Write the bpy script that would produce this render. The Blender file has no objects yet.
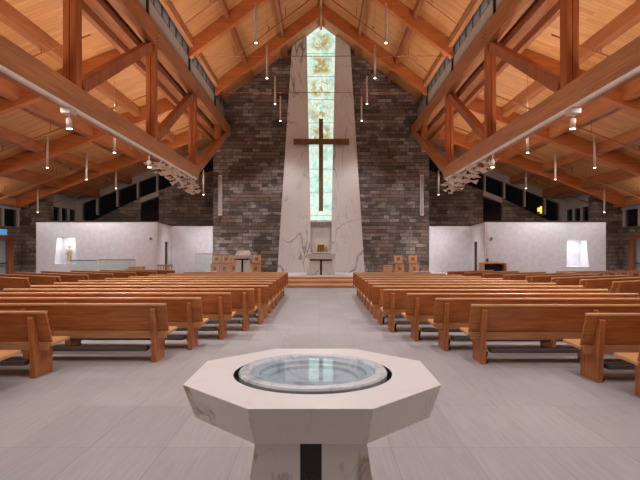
import bpy, bmesh, math, random
from mathutils import Vector, Matrix
random.seed(7)
S = bpy.context.scene
COL = S.collection

# ------------------------------------------------------------------ camera, world, exposure
cd = bpy.data.cameras.new('camera'); cam = bpy.data.objects.new('camera', cd); COL.objects.link(cam)
cam.location = (0, 0, 1.65); cam.rotation_euler = (math.radians(90), 0, 0)
cd.sensor_width = 36; cd.lens = 500 / 640 * 36
cd.shift_x = -1 / 640; cd.shift_y = 10 / 640
cd.clip_start = .05; cd.clip_end = 200
S.camera = cam
w = bpy.data.worlds.new('night'); S.world = w; w.use_nodes = True
w.node_tree.nodes['Background'].inputs[0].default_value = (.006, .006, .007, 1)
w.node_tree.nodes['Background'].inputs[1].default_value = .3
S.view_settings.view_transform = 'Standard'; S.view_settings.look = 'None'
S.view_settings.gamma = 1; S.view_settings.use_curve_mapping = False
S.view_settings.exposure = 0.5

WARM = (1, .89, .78); NEUT = (.96, .965, 1); COOL = (.88, .94, 1)

def area_light(name, loc, rot, sx, sy, energy, col):
    l = bpy.data.lights.new(name, 'AREA'); l.shape = 'RECTANGLE'; l.size = sx; l.size_y = sy
    l.energy = energy; l.color = col
    o = bpy.data.objects.new(name, l); o.location = loc; o.rotation_euler = rot; COL.objects.link(o); return o

def spot(name, loc, target, energy, col, angle=80, blend=.6, r=.08):
    l = bpy.data.lights.new(name, 'SPOT'); l.energy = energy; l.color = col
    l.spot_size = math.radians(angle); l.spot_blend = blend; l.shadow_soft_size = r
    o = bpy.data.objects.new(name, l); o.location = loc; COL.objects.link(o)
    o.rotation_euler = (Vector(target) - Vector(loc)).to_track_quat('-Z', 'Y').to_euler(); return o

# added area strips, no fixtures behind them, brightening the timber roofs
for s in (-1, 1):
    for nm, loc, d, e in (('nave_uplight', (s * 4.5, 11.0, 8.02), (-s * .9, 0, 1), 190), ('aisle_uplight', (s * 5.1, 11.0, 4.86), (s * 1.3, 0, 1), 270), ('outer_uplight', (s * 13.9, 9.0, 3.45), (-s * .8, 0, 1), 170)):
        o = area_light(nm, loc, (0, 0, 0), .12, 24, e, WARM)
        q = Vector(d).normalized(); yy = Vector((0, 1, 0)); zz = -q; xx = yy.cross(zz)
        o.rotation_euler = Matrix((xx, yy, zz)).transposed().to_euler()
    area_light('chord_downlight', (s * 4.8, 4.6, 4.24), (0, 0, 0), .1, 17.5, 90, NEUT)
# single added area fill high above the back of the church
area_light('rear_nave_light', (0, -.5, 10.0), (0, 0, 0), 5, 4, 90, NEUT)

# ------------------------------------------------------------------ materials
def new_mat(name, rough=.6, spec=.4, metal=0):
    m = bpy.data.materials.new(name); m.use_nodes = True
    nt = m.node_tree; b = nt.nodes['Principled BSDF']
    b.inputs['Roughness'].default_value = rough
    b.inputs['Specular IOR Level'].default_value = spec
    b.inputs['Metallic'].default_value = metal
    return m, nt, b
def lin(c):
    return tuple((v / 255 / 12.92) if v / 255 <= .04045 else ((v / 255 + .055) / 1.055) ** 2.4 for v in c) + (1,)
def N(nt, t, **k):
    n = nt.nodes.new(t)
    for a, v in k.items(): setattr(n, a, v)
    return n
def L(nt, a, b): nt.links.new(a, b)
def flat(name, c, rough=.6, spec=.4, metal=0):
    m, nt, b = new_mat(name, rough, spec, metal)
    co = N(nt, 'ShaderNodeTexCoord'); no = N(nt, 'ShaderNodeTexNoise'); no.inputs['Scale'].default_value = 6
    L(nt, co.outputs['Object'], no.inputs['Vector'])
    r = N(nt, 'ShaderNodeValToRGB'); l = lin(c)
    r.color_ramp.elements[0].position = .35; r.color_ramp.elements[1].position = .65
    r.color_ramp.elements[0].color = tuple(v * .94 for v in l[:3]) + (1,)
    r.color_ramp.elements[1].color = tuple(min(1, v * 1.05) for v in l[:3]) + (1,)
    L(nt, no.outputs['Fac'], r.inputs['Fac']); L(nt, r.outputs['Color'], b.inputs['Base Color'])
    return m
def ramp(nt, fac, stops):
    r = N(nt, 'ShaderNodeValToRGB'); e = r.color_ramp.elements
    while len(e) < len(stops): e.new(.5)
    for k, (p, c) in enumerate(stops): e[k].position = p; e[k].color = c
    L(nt, fac, r.inputs['Fac']); return r
def mapped(nt, scale, space='Object', loc=(0, 0, 0)):
    co = N(nt, 'ShaderNodeTexCoord'); mp = N(nt, 'ShaderNodeMapping')
    mp.inputs['Scale'].default_value = scale; mp.inputs['Location'].default_value = loc
    L(nt, co.outputs[space], mp.inputs['Vector']); return mp.outputs['Vector']
def mix(nt, a, b, fac, mode='MIX'):
    m = N(nt, 'ShaderNodeMix', data_type='RGBA', blend_type=mode)
    for s, v in ((m.inputs[6], a), (m.inputs[7], b), (m.inputs[0], fac)):
        if hasattr(v, 'links'): L(nt, v, s)
        else: s.default_value = v
    return m.outputs[2]
def wood(name, c1, c2, grain=(1, 12, 12), rough=.45, spec=.35, broad=1.2):
    """grain = mapping scale; small along the grain"""
    m, nt, b = new_mat(name, rough, spec)
    n1 = N(nt, 'ShaderNodeTexNoise'); n1.inputs['Scale'].default_value = 2.2; n1.inputs['Detail'].default_value = 6; n1.inputs['Distortion'].default_value = .4
    L(nt, mapped(nt, grain), n1.inputs['Vector'])
    n2 = N(nt, 'ShaderNodeTexNoise'); n2.inputs['Scale'].default_value = broad
    L(nt, mapped(nt, tuple(v ** .5 for v in grain)), n2.inputs['Vector'])
    r = ramp(nt, n1.outputs['Fac'], [(.3, lin(c1)), (.7, lin(c2))])
    v = ramp(nt, n2.outputs['Fac'], [(.3, (.82, .8, .78, 1)), (.7, (1.1, 1.1, 1.1, 1))])
    L(nt, mix(nt, r.outputs[0], v.outputs[0], 1, 'MULTIPLY'), b.inputs['Base Color'])
    return m
M = {}
M['pew'] = wood('pew_wood', (164, 94, 48), (202, 130, 74), (1.2, 14, 14), .4)
M['pew_end'] = wood('pew_end_wood', (156, 90, 48), (196, 126, 74), (14, 14, 1.4), .4)
M['pew_seat'] = wood('pew_seat_wood', (196, 140, 92), (216, 164, 114), (1.2, 14, 14), .35)
M['pew_rail'] = wood('pew_rail_wood', (172, 116, 74), (200, 144, 98), (1.2, 14, 14), .38)
M['pew_cap'] = wood('pew_cap_wood', (196, 146, 102), (218, 172, 126), (1.2, 14, 14), .3)
M['beam_y'] = wood('glulam_along', (160, 98, 60), (196, 134, 88), (9, .5, 22), .45)
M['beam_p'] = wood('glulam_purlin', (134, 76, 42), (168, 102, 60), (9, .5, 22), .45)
M['beam_x'] = wood('glulam_across', (156, 82, 40), (194, 114, 60), (.5, 9, 22), .45)
M['beam_z'] = wood('glulam_upright', (158, 84, 44), (198, 118, 68), (16, 16, .5), .45)
M['step'] = wood('step_wood', (186, 124, 82), (204, 146, 102), (.7, 16, 16), .4)
M['chair'] = wood('chair_wood', (190, 136, 98), (212, 160, 120), (10, 10, 2), .45)
M['door_wood'] = wood('door_wood', (140, 72, 44), (164, 92, 60), (14, 14, 1), .4)
M['nosing'] = wood('nosing_wood', (222, 180, 144), (236, 200, 168), (.7, 16, 16), .4)
M['cross'] = wood('cross_wood', (104, 70, 42), (130, 92, 58), (14, 14, 1), .5)

def deck_mat():
    m, nt, b = new_mat('deck_boards', .5, .3)
    br = N(nt, 'ShaderNodeTexBrick'); br.offset = .5
    br.inputs['Scale'].default_value = 1; br.inputs['Mortar Size'].default_value = .006
    br.inputs['Brick Width'].default_value = 2.6; br.inputs['Row Height'].default_value = .13; br.inputs['Bias'].default_value = 0
    br.inputs['Color1'].default_value = lin((204, 148, 96)); br.inputs['Color2'].default_value = lin((184, 124, 76)); br.inputs['Mortar'].default_value = lin((168, 112, 68))
    L(nt, mapped(nt, (1, 1, 1)), br.inputs['Vector'])
    n1 = N(nt, 'ShaderNodeTexNoise'); n1.inputs['Scale'].default_value = 3; n1.inputs['Detail'].default_value = 5
    L(nt, mapped(nt, (.6, 12, 1)), n1.inputs['Vector'])
    v = ramp(nt, n1.outputs['Fac'], [(.3, (.82, .8, .78, 1)), (.7, (1.08, 1.08, 1.08, 1))])
    L(nt, mix(nt, br.outputs['Color'], v.outputs[0], 1, 'MULTIPLY'), b.inputs['Base Color']); return m
M['deck'] = deck_mat()

def stone_mat(name, cols, bw=.55, rh=.16, mort=(44, 40, 38)):
    m, nt, b = new_mat(name, .8, .25)
    co = N(nt, 'ShaderNodeTexCoord'); sp = N(nt, 'ShaderNodeSeparateXYZ'); L(nt, co.outputs['Object'], sp.inputs[0])
    ad = N(nt, 'ShaderNodeMath', operation='ADD'); L(nt, sp.outputs[0], ad.inputs[0]); L(nt, sp.outputs[1], ad.inputs[1])
    cb = N(nt, 'ShaderNodeCombineXYZ'); L(nt, ad.outputs[0], cb.inputs[0]); L(nt, sp.outputs[2], cb.inputs[1])
    def brick(bwid, rhei, c1, c2, sq, off):
        br = N(nt, 'ShaderNodeTexBrick'); br.offset = off; br.squash = sq; br.squash_frequency = 3
        br.inputs['Scale'].default_value = 1; br.inputs['Mortar Size'].default_value = .012; br.inputs['Mortar Smooth'].default_value = .4
        br.inputs['Brick Width'].default_value = bwid; br.inputs['Row Height'].default_value = rhei
        br.inputs['Color1'].default_value = lin(c1); br.inputs['Color2'].default_value = lin(c2); br.inputs['Mortar'].default_value = lin(mort)
        L(nt, cb.outputs[0], br.inputs['Vector']); return br
    a = brick(bw, rh, cols[0], cols[1], .6, .37); c = brick(bw * 1.7, rh, cols[2], cols[3], 1.5, .63)
    n = N(nt, 'ShaderNodeTexNoise'); n.inputs['Scale'].default_value = 1.1; n.inputs['Detail'].default_value = 2
    mp = N(nt, 'ShaderNodeMapping'); mp.inputs['Scale'].default_value = (.9, 1.2, 1); L(nt, cb.outputs[0], mp.inputs['Vector']); L(nt, mp.outputs[0], n.inputs['Vector'])
    f = ramp(nt, n.outputs['Fac'], [(.46, (0, 0, 0, 1)), (.54, (1, 1, 1, 1))])
    n3 = N(nt, 'ShaderNodeTexNoise'); n3.inputs['Scale'].default_value = 9; n3.inputs['Detail'].default_value = 4
    L(nt, cb.outputs[0], n3.inputs['Vector'])
    v = ramp(nt, n3.outputs['Fac'], [(.3, (.8, .8, .8, 1)), (.7, (1.2, 1.18, 1.16, 1))])
    base = mix(nt, a.outputs['Color'], c.outputs['Color'], f.outputs[0])
    L(nt, mix(nt, base, v.outputs[0], 1, 'MULTIPLY'), b.inputs['Base Color'])
    bp = N(nt, 'ShaderNodeBump'); bp.inputs['Distance'].default_value = .03; bp.inputs['Strength'].default_value = .7
    L(nt, n3.outputs['Fac'], bp.inputs['Height']); L(nt, bp.outputs[0], b.inputs['Normal']); return m
M['stone'] = stone_mat('ledge_stone', ((84, 76, 72), (160, 148, 140), (134, 112, 98), (74, 68, 66)), .5, .18)
M['stone_b'] = stone_mat('ledge_stone_brown', ((108, 92, 80), (148, 130, 116), (122, 100, 84), (76, 66, 60)), .5, .19)

def marble_mat(name, base, vein, scale=1.0, patch=None, rough=.25, rot=(0, .6, 0), width=.012, strength=.6):
    m, nt, b = new_mat(name, rough, .5)
    co = N(nt, 'ShaderNodeTexCoord'); mp = N(nt, 'ShaderNodeMapping'); mp.inputs['Rotation'].default_value = rot
    mp.inputs['Scale'].default_value = (1, 1, .38); L(nt, co.outputs['Object'], mp.inputs['Vector'])
    def veins(sc, wd):
        n = N(nt, 'ShaderNodeTexNoise'); n.inputs['Scale'].default_value = sc; n.inputs['Detail'].default_value = 4; n.inputs['Distortion'].default_value = .5
        n.inputs['Roughness'].default_value = .45
        L(nt, mp.outputs[0], n.inputs['Vector'])
        s = N(nt, 'ShaderNodeMath', operation='SUBTRACT'); s.inputs[1].default_value = .5; L(nt, n.outputs['Fac'], s.inputs[0])
        a = N(nt, 'ShaderNodeMath', operation='ABSOLUTE'); L(nt, s.outputs[0], a.inputs[0])
        return ramp(nt, a.outputs[0], [(0, (strength,) * 3 + (1,)), (wd, (0, 0, 0, 1))]).outputs[0]
    gate = N(nt, 'ShaderNodeTexNoise'); gate.inputs['Scale'].default_value = .9 * scale; L(nt, co.outputs['Object'], gate.inputs['Vector'])
    g = ramp(nt, gate.outputs['Fac'], [(.42, (0, 0, 0, 1)), (.58, (1, 1, 1, 1))])
    v1 = mix(nt, (0, 0, 0, 1), veins(.8 * scale, width), g.outputs[0])
    c = mix(nt, lin(base), lin(vein), v1)
    c = mix(nt, c, lin(vein), mix(nt, (0, 0, 0, 1), veins(1.9 * scale, width * .7), .5))
    if patch:
        pn = N(nt, 'ShaderNodeTexNoise'); pn.inputs['Scale'].default_value = 2.3; pn.inputs['Detail'].default_value = 6; pn.inputs['Roughness'].default_value = .6; pn.inputs['Distortion'].default_value = .6
        mp2 = N(nt, 'ShaderNodeMapping'); mp2.inputs['Rotation'].default_value = (.4, .7, .2); mp2.inputs['Scale'].default_value = (1.4, 1.0, .8); mp2.inputs['Location'].default_value = patch[1]
        L(nt, co.outputs['Object'], mp2.inputs['Vector']); L(nt, mp2.outputs[0], pn.inputs['Vector'])
        p = ramp(nt, pn.outputs['Fac'], [(.58, (0, 0, 0, 1)), (.64, (.75, .75, .75, 1)), (.68, (.35, .35, .35, 1)), (.8, (.8, .8, .8, 1))])
        c = mix(nt, c, lin(patch[0]), p.outputs[0])
    L(nt, c, b.inputs['Base Color']); return m
M['marble'] = marble_mat('pylon_marble', (210, 202, 197), (122, 104, 94), .85, None, .35, (.2, .85, .3), .011, .95)
M['font'] = marble_mat('font_marble', (238, 233, 228), (182, 162, 142), 1.6, ((150, 118, 86), (5.2, 2.4, 1.3)), .3, (0, .6, 0), .01, .4)
M['font_top'] = marble_mat('font_top_marble', (240, 236, 233), (196, 178, 160), 1.3, None, .3, (0, .6, 0), .006, .3)
M['basin'] = marble_mat('basin_marble', (222, 226, 230), (150, 156, 164), 4, None, .2, (.3, .6, .2), .05, .7)
M['black_stone'] = marble_mat('black_stone', (34, 32, 34), (110, 106, 104), 4, None, .25, (0, .8, 0), .008, .5)
M['plaster'] = flat('white_plaster', (216, 210, 212), .8, .2)
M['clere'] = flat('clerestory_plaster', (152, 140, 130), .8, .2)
M['white_trim'] = flat('white_trim', (172, 158, 150), .6)
M['dark_trim'] = flat('dark_trim', (52, 38, 32), .6)
M['white_metal'] = flat('white_metal', (222, 216, 210), .4)
M['pendant'] = flat('pendant_enamel', (186, 168, 152), .4)
M['grey_metal'] = flat('grey_metal', (120, 118, 118), .4, .5, .6)
M['dark_metal'] = flat('dark_metal', (40, 38, 38), .5, .5, .3)
M['black'] = flat('black_finish', (24, 23, 24), .5)
M['pad'] = flat('kneeler_vinyl', (84, 76, 72), .6)
M['pipe'] = flat('painted_pipe', (150, 84, 48), .5)
M['paper'] = flat('white_paper', (236, 230, 226), .8, .2)
M['statue'] = flat('pale_statue_stone', (176, 152, 126), .7)
M['cloth'] = flat('chair_fabric', (150, 96, 74), .9, .1)
M['window_frame'] = flat('dark_bronze', (64, 60, 60), .5)
M['crystal'] = flat('folded_paper', (232, 222, 214), .7, .2)
M['gravel'] = flat('ground', (60, 58, 55), .9)

def metal_gold():
    m, nt, b = new_mat('gold', .3, .5, 1)
    n = N(nt, 'ShaderNodeTexNoise'); n.inputs['Scale'].default_value = 18; L(nt, mapped(nt, (1, 1, 1)), n.inputs['Vector'])
    r = ramp(nt, n.outputs['Fac'], [(.4, lin((190, 140, 50))), (.6, lin((232, 190, 100)))]); L(nt, r.outputs[0], b.inputs['Base Color']); return m
M['gold'] = metal_gold()
def glass_mat(name, col, rough=.02, alpha=.25):
    m, nt, b = new_mat(name, rough, .5)
    out = nt.nodes['Material Output']; t = N(nt, 'ShaderNodeBsdfTransparent'); t.inputs[0].default_value = (.92, .96, .95, 1)
    b.inputs['Base Color'].default_value = lin(col)
    mx = N(nt, 'ShaderNodeMixShader'); mx.inputs[0].default_value = alpha
    L(nt, t.outputs[0], mx.inputs[1]); L(nt, b.outputs[0], mx.inputs[2]); L(nt, mx.outputs[0], out.inputs[0]); return m
M['rail_glass'] = glass_mat('rail_glass', (190, 212, 212), .05, .1)
M['night_glass'] = glass_mat('night_glass', (22, 22, 26), .03, .35)
M['clere_glass'] = glass_mat('clerestory_glass', (150, 158, 166), .15, .8)
M['door_glass'] = glass_mat('door_glass', (150, 152, 146), .05, .8)
def emit(name, c, s):
    m, nt, b = new_mat(name); b.inputs['Base Color'].default_value = lin(c)
    b.inputs['Emission Color'].default_value = lin(c); b.inputs['Emission Strength'].default_value = s; return m
M['lamp'] = emit('lamp_lens', (255, 244, 230), 9)
M['lantern'] = emit('lantern_glow', (255, 196, 90), 3)
M['sign'] = emit('sign_screen', (70, 140, 200), .6)

def floor_mat():
    m, nt, b = new_mat('floor_tile', .42, .35)
    v = mapped(nt, (1, 1, 1), 'Object', (.045, -4.18 + 1.11 * 4, 0))
    sp = N(nt, 'ShaderNodeSeparateXYZ'); L(nt, v, sp.inputs[0]); cb = N(nt, 'ShaderNodeCombineXYZ')
    L(nt, sp.outputs[0], cb.inputs[0]); L(nt, sp.outputs[1], cb.inputs[1])
    br = N(nt, 'ShaderNodeTexBrick'); br.offset = 0; br.inputs['Scale'].default_value = 1
    br.inputs['Brick Width'].default_value = .63; br.inputs['Row Height'].default_value = 1.11; br.inputs['Mortar Size'].default_value = .0022
    br.inputs['Color1'].default_value = lin((162, 159, 160)); br.inputs['Color2'].default_value = lin((174, 171, 171)); br.inputs['Mortar'].default_value = lin((128, 120, 116))
    L(nt, cb.outputs[0], br.inputs['Vector'])
    n1 = N(nt, 'ShaderNodeTexNoise'); n1.inputs['Scale'].default_value = 4; n1.inputs['Detail'].default_value = 5; n1.inputs['Distortion'].default_value = .3
    L(nt, mapped(nt, (9, .5, 1)), n1.inputs['Vector'])
    n2 = N(nt, 'ShaderNodeTexNoise'); n2.inputs['Scale'].default_value = 1.5; L(nt, mapped(nt, (1, .6, 1)), n2.inputs['Vector'])
    a = ramp(nt, n1.outputs['Fac'], [(.3, (.90, .89, .88, 1)), (.7, (1.06, 1.06, 1.06, 1))])
    c = ramp(nt, n2.outputs['Fac'], [(.3, (.95, .95, .95, 1)), (.7, (1.04, 1.04, 1.04, 1))])
    x = mix(nt, br.outputs['Color'], a.outputs[0], 1, 'MULTIPLY')
    L(nt, mix(nt, x, c.outputs[0], 1, 'MULTIPLY'), b.inputs['Base Color']); return m
M['floor'] = floor_mat()

def stained_mat():
    m, nt, b = new_mat('art_glass', .15, .5)
    v = mapped(nt, (1, 1, 1))
    n1 = N(nt, 'ShaderNodeTexNoise'); n1.inputs['Scale'].default_value = 2.2; n1.inputs['Detail'].default_value = 5; n1.inputs['Roughness'].default_value = .65; L(nt, v, n1.inputs['Vector'])
    r1 = ramp(nt, n1.outputs['Fac'], [(.3, lin((150, 208, 192))), (.43, lin((200, 234, 220))), (.56, lin((226, 246, 232))), (.7, lin((214, 232, 178)))])
    n2 = N(nt, 'ShaderNodeTexNoise'); n2.inputs['Scale'].default_value = 3.2; n2.inputs['Detail'].default_value = 8; n2.inputs['Roughness'].default_value = .75; n2.inputs['Distortion'].default_value = .8
    L(nt, mapped(nt, (1, 1, .8), 'Object', (4, 2, 1)), n2.inputs['Vector'])
    g = ramp(nt, n2.outputs['Fac'], [(.42, (0, 0, 0, 1)), (.55, (.95, .95, .95, 1))])
    # ochre drawing in the upper panels, one burst in the centre of each
    sp = N(nt, 'ShaderNodeSeparateXYZ'); L(nt, v, sp.inputs[0])
    zz = N(nt, 'ShaderNodeMapRange'); zz.inputs[1].default_value = 6.2; zz.inputs[2].default_value = 7.4; L(nt, sp.outputs[2], zz.inputs[0])
    ax = N(nt, 'ShaderNodeMath', operation='ABSOLUTE'); L(nt, sp.outputs[0], ax.inputs[0])
    cx = N(nt, 'ShaderNodeMapRange'); cx.inputs[1].default_value = .3; cx.inputs[2].default_value = .68; cx.inputs[3].default_value = 1; cx.inputs[4].default_value = 0; L(nt, ax.outputs[0], cx.inputs[0])
    pa = N(nt, 'ShaderNodeMath', operation='ADD'); pa.inputs[1].default_value = .1; L(nt, sp.outputs[2], pa.inputs[0])
    pz = N(nt, 'ShaderNodeMath', operation='PINGPONG'); pz.inputs[1].default_value = .585; L(nt, pa.outputs[0], pz.inputs[0])
    pr = N(nt, 'ShaderNodeMapRange'); pr.inputs[1].default_value = .05; pr.inputs[2].default_value = .3; L(nt, pz.outputs[0], pr.inputs[0])
    a = N(nt, 'ShaderNodeMath', operation='MULTIPLY'); L(nt, zz.outputs[0], a.inputs[0]); L(nt, cx.outputs[0], a.inputs[1])
    a2 = N(nt, 'ShaderNodeMath', operation='MULTIPLY'); L(nt, a.outputs[0], a2.inputs[0]); L(nt, pr.outputs[0], a2.inputs[1])
    a3 = N(nt, 'ShaderNodeMath', operation='MULTIPLY'); L(nt, a2.outputs[0], a3.inputs[0]); L(nt, g.outputs[0], a3.inputs[1])
    c = mix(nt, r1.outputs[0], lin((168, 138, 58)), a3.outputs[0])
    vo = N(nt, 'ShaderNodeTexVoronoi', feature='DISTANCE_TO_EDGE'); vo.inputs['Scale'].default_value = 4.5; L(nt, v, vo.inputs['Vector'])
    e = ramp(nt, vo.outputs['Distance'], [(0, (.55, .62, .5, 1)), (.05, (1, 1, 1, 1))])
    c = mix(nt, c, e.outputs[0], .75, 'MULTIPLY')
    b.inputs['Base Color'].default_value = (.1, .12, .11, 1)
    L(nt, c, b.inputs['Emission Color']); b.inputs['Emission Strength'].default_value = .78; return m
M['art_glass'] = stained_mat()
def water_mat():
    m, nt, b = new_mat('font_water', .015, .6)
    out = nt.nodes['Material Output']; g = N(nt, 'ShaderNodeBsdfGlossy'); g.inputs['Roughness'].default_value = .015; g.inputs[0].default_value = (.9, .95, .95, 1)
    t = N(nt, 'ShaderNodeBsdfTransparent'); t.inputs[0].default_value = (.95, .97, .98, 1)
    f = N(nt, 'ShaderNodeFresnel'); f.inputs[0].default_value = 2.0
    mx = N(nt, 'ShaderNodeMixShader'); L(nt, f.outputs[0], mx.inputs[0]); L(nt, t.outputs[0], mx.inputs[1]); L(nt, g.outputs[0], mx.inputs[2]); L(nt, mx.outputs[0], out.inputs[0]); return m
M['water'] = water_mat()

# ------------------------------------------------------------------ mesh helpers
class MB:
    def __init__(s): s.v = []; s.f = []
    def hexa(s, p):  # 8 points: bottom 4 ccw, top 4 ccw
        o = len(s.v); s.v += [tuple(q) for q in p]
        for f in ((3, 2, 1, 0), (4, 5, 6, 7), (0, 1, 5, 4), (1, 2, 6, 5), (2, 3, 7, 6), (3, 0, 4, 7)): s.f.append([o + i for i in f])
        return s
    def box(s, x0, x1, y0, y1, z0, z1):
        return s.hexa([(x0, y0, z0), (x1, y0, z0), (x1, y1, z0), (x0, y1, z0), (x0, y0, z1), (x1, y0, z1), (x1, y1, z1), (x0, y1, z1)])
    def prism(s, poly, a, b, axis='x'):
        """poly in the two other axes; extruded from a to b"""
        n = len(poly); o = len(s.v)
        def P(t, u, v): return {'x': (t, u, v), 'y': (u, t, v), 'z': (u, v, t)}[axis]
        s.v += [P(a, u, v) for u, v in poly] + [P(b, u, v) for u, v in poly]
        s.f.append([o + i for i in range(n)][::-1]); s.f.append([o + n + i for i in range(n)])
        for i in range(n): j = (i + 1) % n; s.f.append([o + i, o + j, o + n + j, o + n + i])
        return s
    def bar(s, p, q, w, h, up=(0, 0, 1)):
        """box from p to q; w sideways, h along up"""
        p = Vector(p); q = Vector(q); d = (q - p).normalized(); sd = d.cross(Vector(up)).normalized(); u = sd.cross(d).normalized()
        a, b = sd * w / 2, u * h / 2
        return s.hexa([p - a - b, p + a - b, q + a - b, q - a - b, p - a + b, p + a + b, q + a + b, q - a + b])
    def cyl(s, p, q, r0, r1=None, n=16):
        r1 = r0 if r1 is None else r1
        p = Vector(p); q = Vector(q); d = (q - p).normalized()
        a = d.orthogonal().normalized(); b = d.cross(a); o = len(s.v)
        for c, r in ((p, r0), (q, r1)):
            for i in range(n): t = 2 * math.pi * i / n; s.v.append(tuple(c + (a * math.cos(t) + b * math.sin(t)) * r))
        s.f.append([o + i for i in range(n)][::-1]); s.f.append([o + n + i for i in range(n)])
        for i in range(n): j = (i + 1) % n; s.f.append([o + i, o + j, o + n + j, o + n + i])
        return s
    def lathe(s, prof, n=48, sx=1, sy=1, c=(0, 0)):
        o = len(s.v)
        for r, z in prof:
            for i in range(n): t = 2 * math.pi * i / n; s.v.append((c[0] + r * math.cos(t) * sx, c[1] + r * math.sin(t) * sy, z))
        for k in range(len(prof) - 1):
            for i in range(n): j = (i + 1) % n; s.f.append([o + k * n + i, o + k * n + j, o + (k + 1) * n + j, o + (k + 1) * n + i])
        s.f.append([o + i for i in range(n)][::-1]); k = len(prof) - 1; s.f.append([o + k * n + i for i in range(n)])
        return s
    def build(s, name, mat, parent=None, bevel=0, smooth=False, loc=None):
        me = bpy.data.meshes.new(name); me.from_pydata(s.v, [], s.f)
        bm = bmesh.new(); bm.from_mesh(me); bmesh.ops.recalc_face_normals(bm, faces=bm.faces[:])
        if len(bm.faces) == 1 and bm.faces[:][0].normal.z < 0: bmesh.ops.reverse_faces(bm, faces=bm.faces[:])
        bm.to_mesh(me); bm.free()
        me.materials.append(mat if not isinstance(mat, str) else M[mat])
        if smooth:
            for p in me.polygons: p.use_smooth = len(p.vertices) == 4
        o = bpy.data.objects.new(name, me); COL.objects.link(o)
        if parent is not None: o.parent = parent
        if loc: o.location = loc
        if bevel:
            md = o.modifiers.new('bevel', 'BEVEL'); md.width = bevel; md.segments = 2; md.limit_method = 'ANGLE'
        return o
def tag(o, label, cat, group=None, kind=None):
    o['label'] = label; o['category'] = cat
    if group: o['group'] = group
    if kind: o['kind'] = kind
    return o
def thing(name, label, cat, loc=(0, 0, 0), rz=0, group=None):
    o = bpy.data.objects.new(name, None); COL.objects.link(o); o.location = loc; o.rotation_euler = (0, 0, rz); o.empty_display_size = .2
    return tag(o, label, cat, group)
def struct(o): o['kind'] = 'structure'; return o
def copy_tree(o, parent=None):
    c = o.copy(); COL.objects.link(c)
    if parent is not None: c.parent = parent; c.matrix_parent_inverse = o.matrix_parent_inverse.copy()
    for ch in list(o.children): copy_tree(ch, c)
    return c
ORD = ['first', 'second', 'third', 'fourth', 'fifth', 'sixth', 'seventh', 'eighth', 'ninth', 'tenth', 'eleventh', 'twelfth', 'thirteenth', 'fourteenth', 'fifteenth']
SIDE = {-1: 'left', 1: 'right'}

# ------------------------------------------------------------------ the setting
YW = 25.5                      # face of the stone wall behind the altar
def nave(x): return 13.05 - .755 * abs(x)       # underside of the nave's roof boards
def aisle(x): return 9.5 - .385 * abs(x)        # underside of the side aisles' roof boards
struct(MB().box(-15.5, 15.5, -4, 30, -.2, 0).build('floor', 'floor'))

def slab(name, x0, x1, f, mat, th=.15, y0=-4, y1=28.2):
    """sloping roof slab whose mesh lies flat in its own x/y so the boards follow the slope"""
    z0, z1 = f(x0), f(x1); a = math.atan2(z1 - z0, x1 - x0); l = math.hypot(x1 - x0, z1 - z0)
    o = MB().box(0, l, y0, y1, 0, th).build(name, mat); o.location = (x0, 0, z0); o.rotation_euler = (0, -a, 0)
    return struct(o)
slab('ceiling_nave_left', -5.1, 0, nave, 'deck'); slab('ceiling_nave_right', 0, 5.1, nave, 'deck')
slab('ceiling_aisle_left', -14.7, -5.05, aisle, 'deck'); slab('ceiling_aisle_right', 5.05, 14.7, aisle, 'deck')

# stone wall behind the altar
struct(MB().prism([(-5.5, 0), (5.5, 0), (5.5, nave(5.0) - .6), (5.0, nave(5.0)), (0, nave(0)), (-5.0, nave(5.0)), (-5.5, nave(5.0) - .6)], YW, YW + 1.2, 'y').build('wall_altar', 'stone'))
struct(MB().prism([(-14.9, 0), (14.9, 0), (14.9, 3.7), (5, 7.6), (5, 9.1), (0, 12.9), (-5, 9.1), (-5, 7.6), (-14.9, 3.7)], -4.2, -4, 'y').build('wall_back', 'stone_b'))

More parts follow.
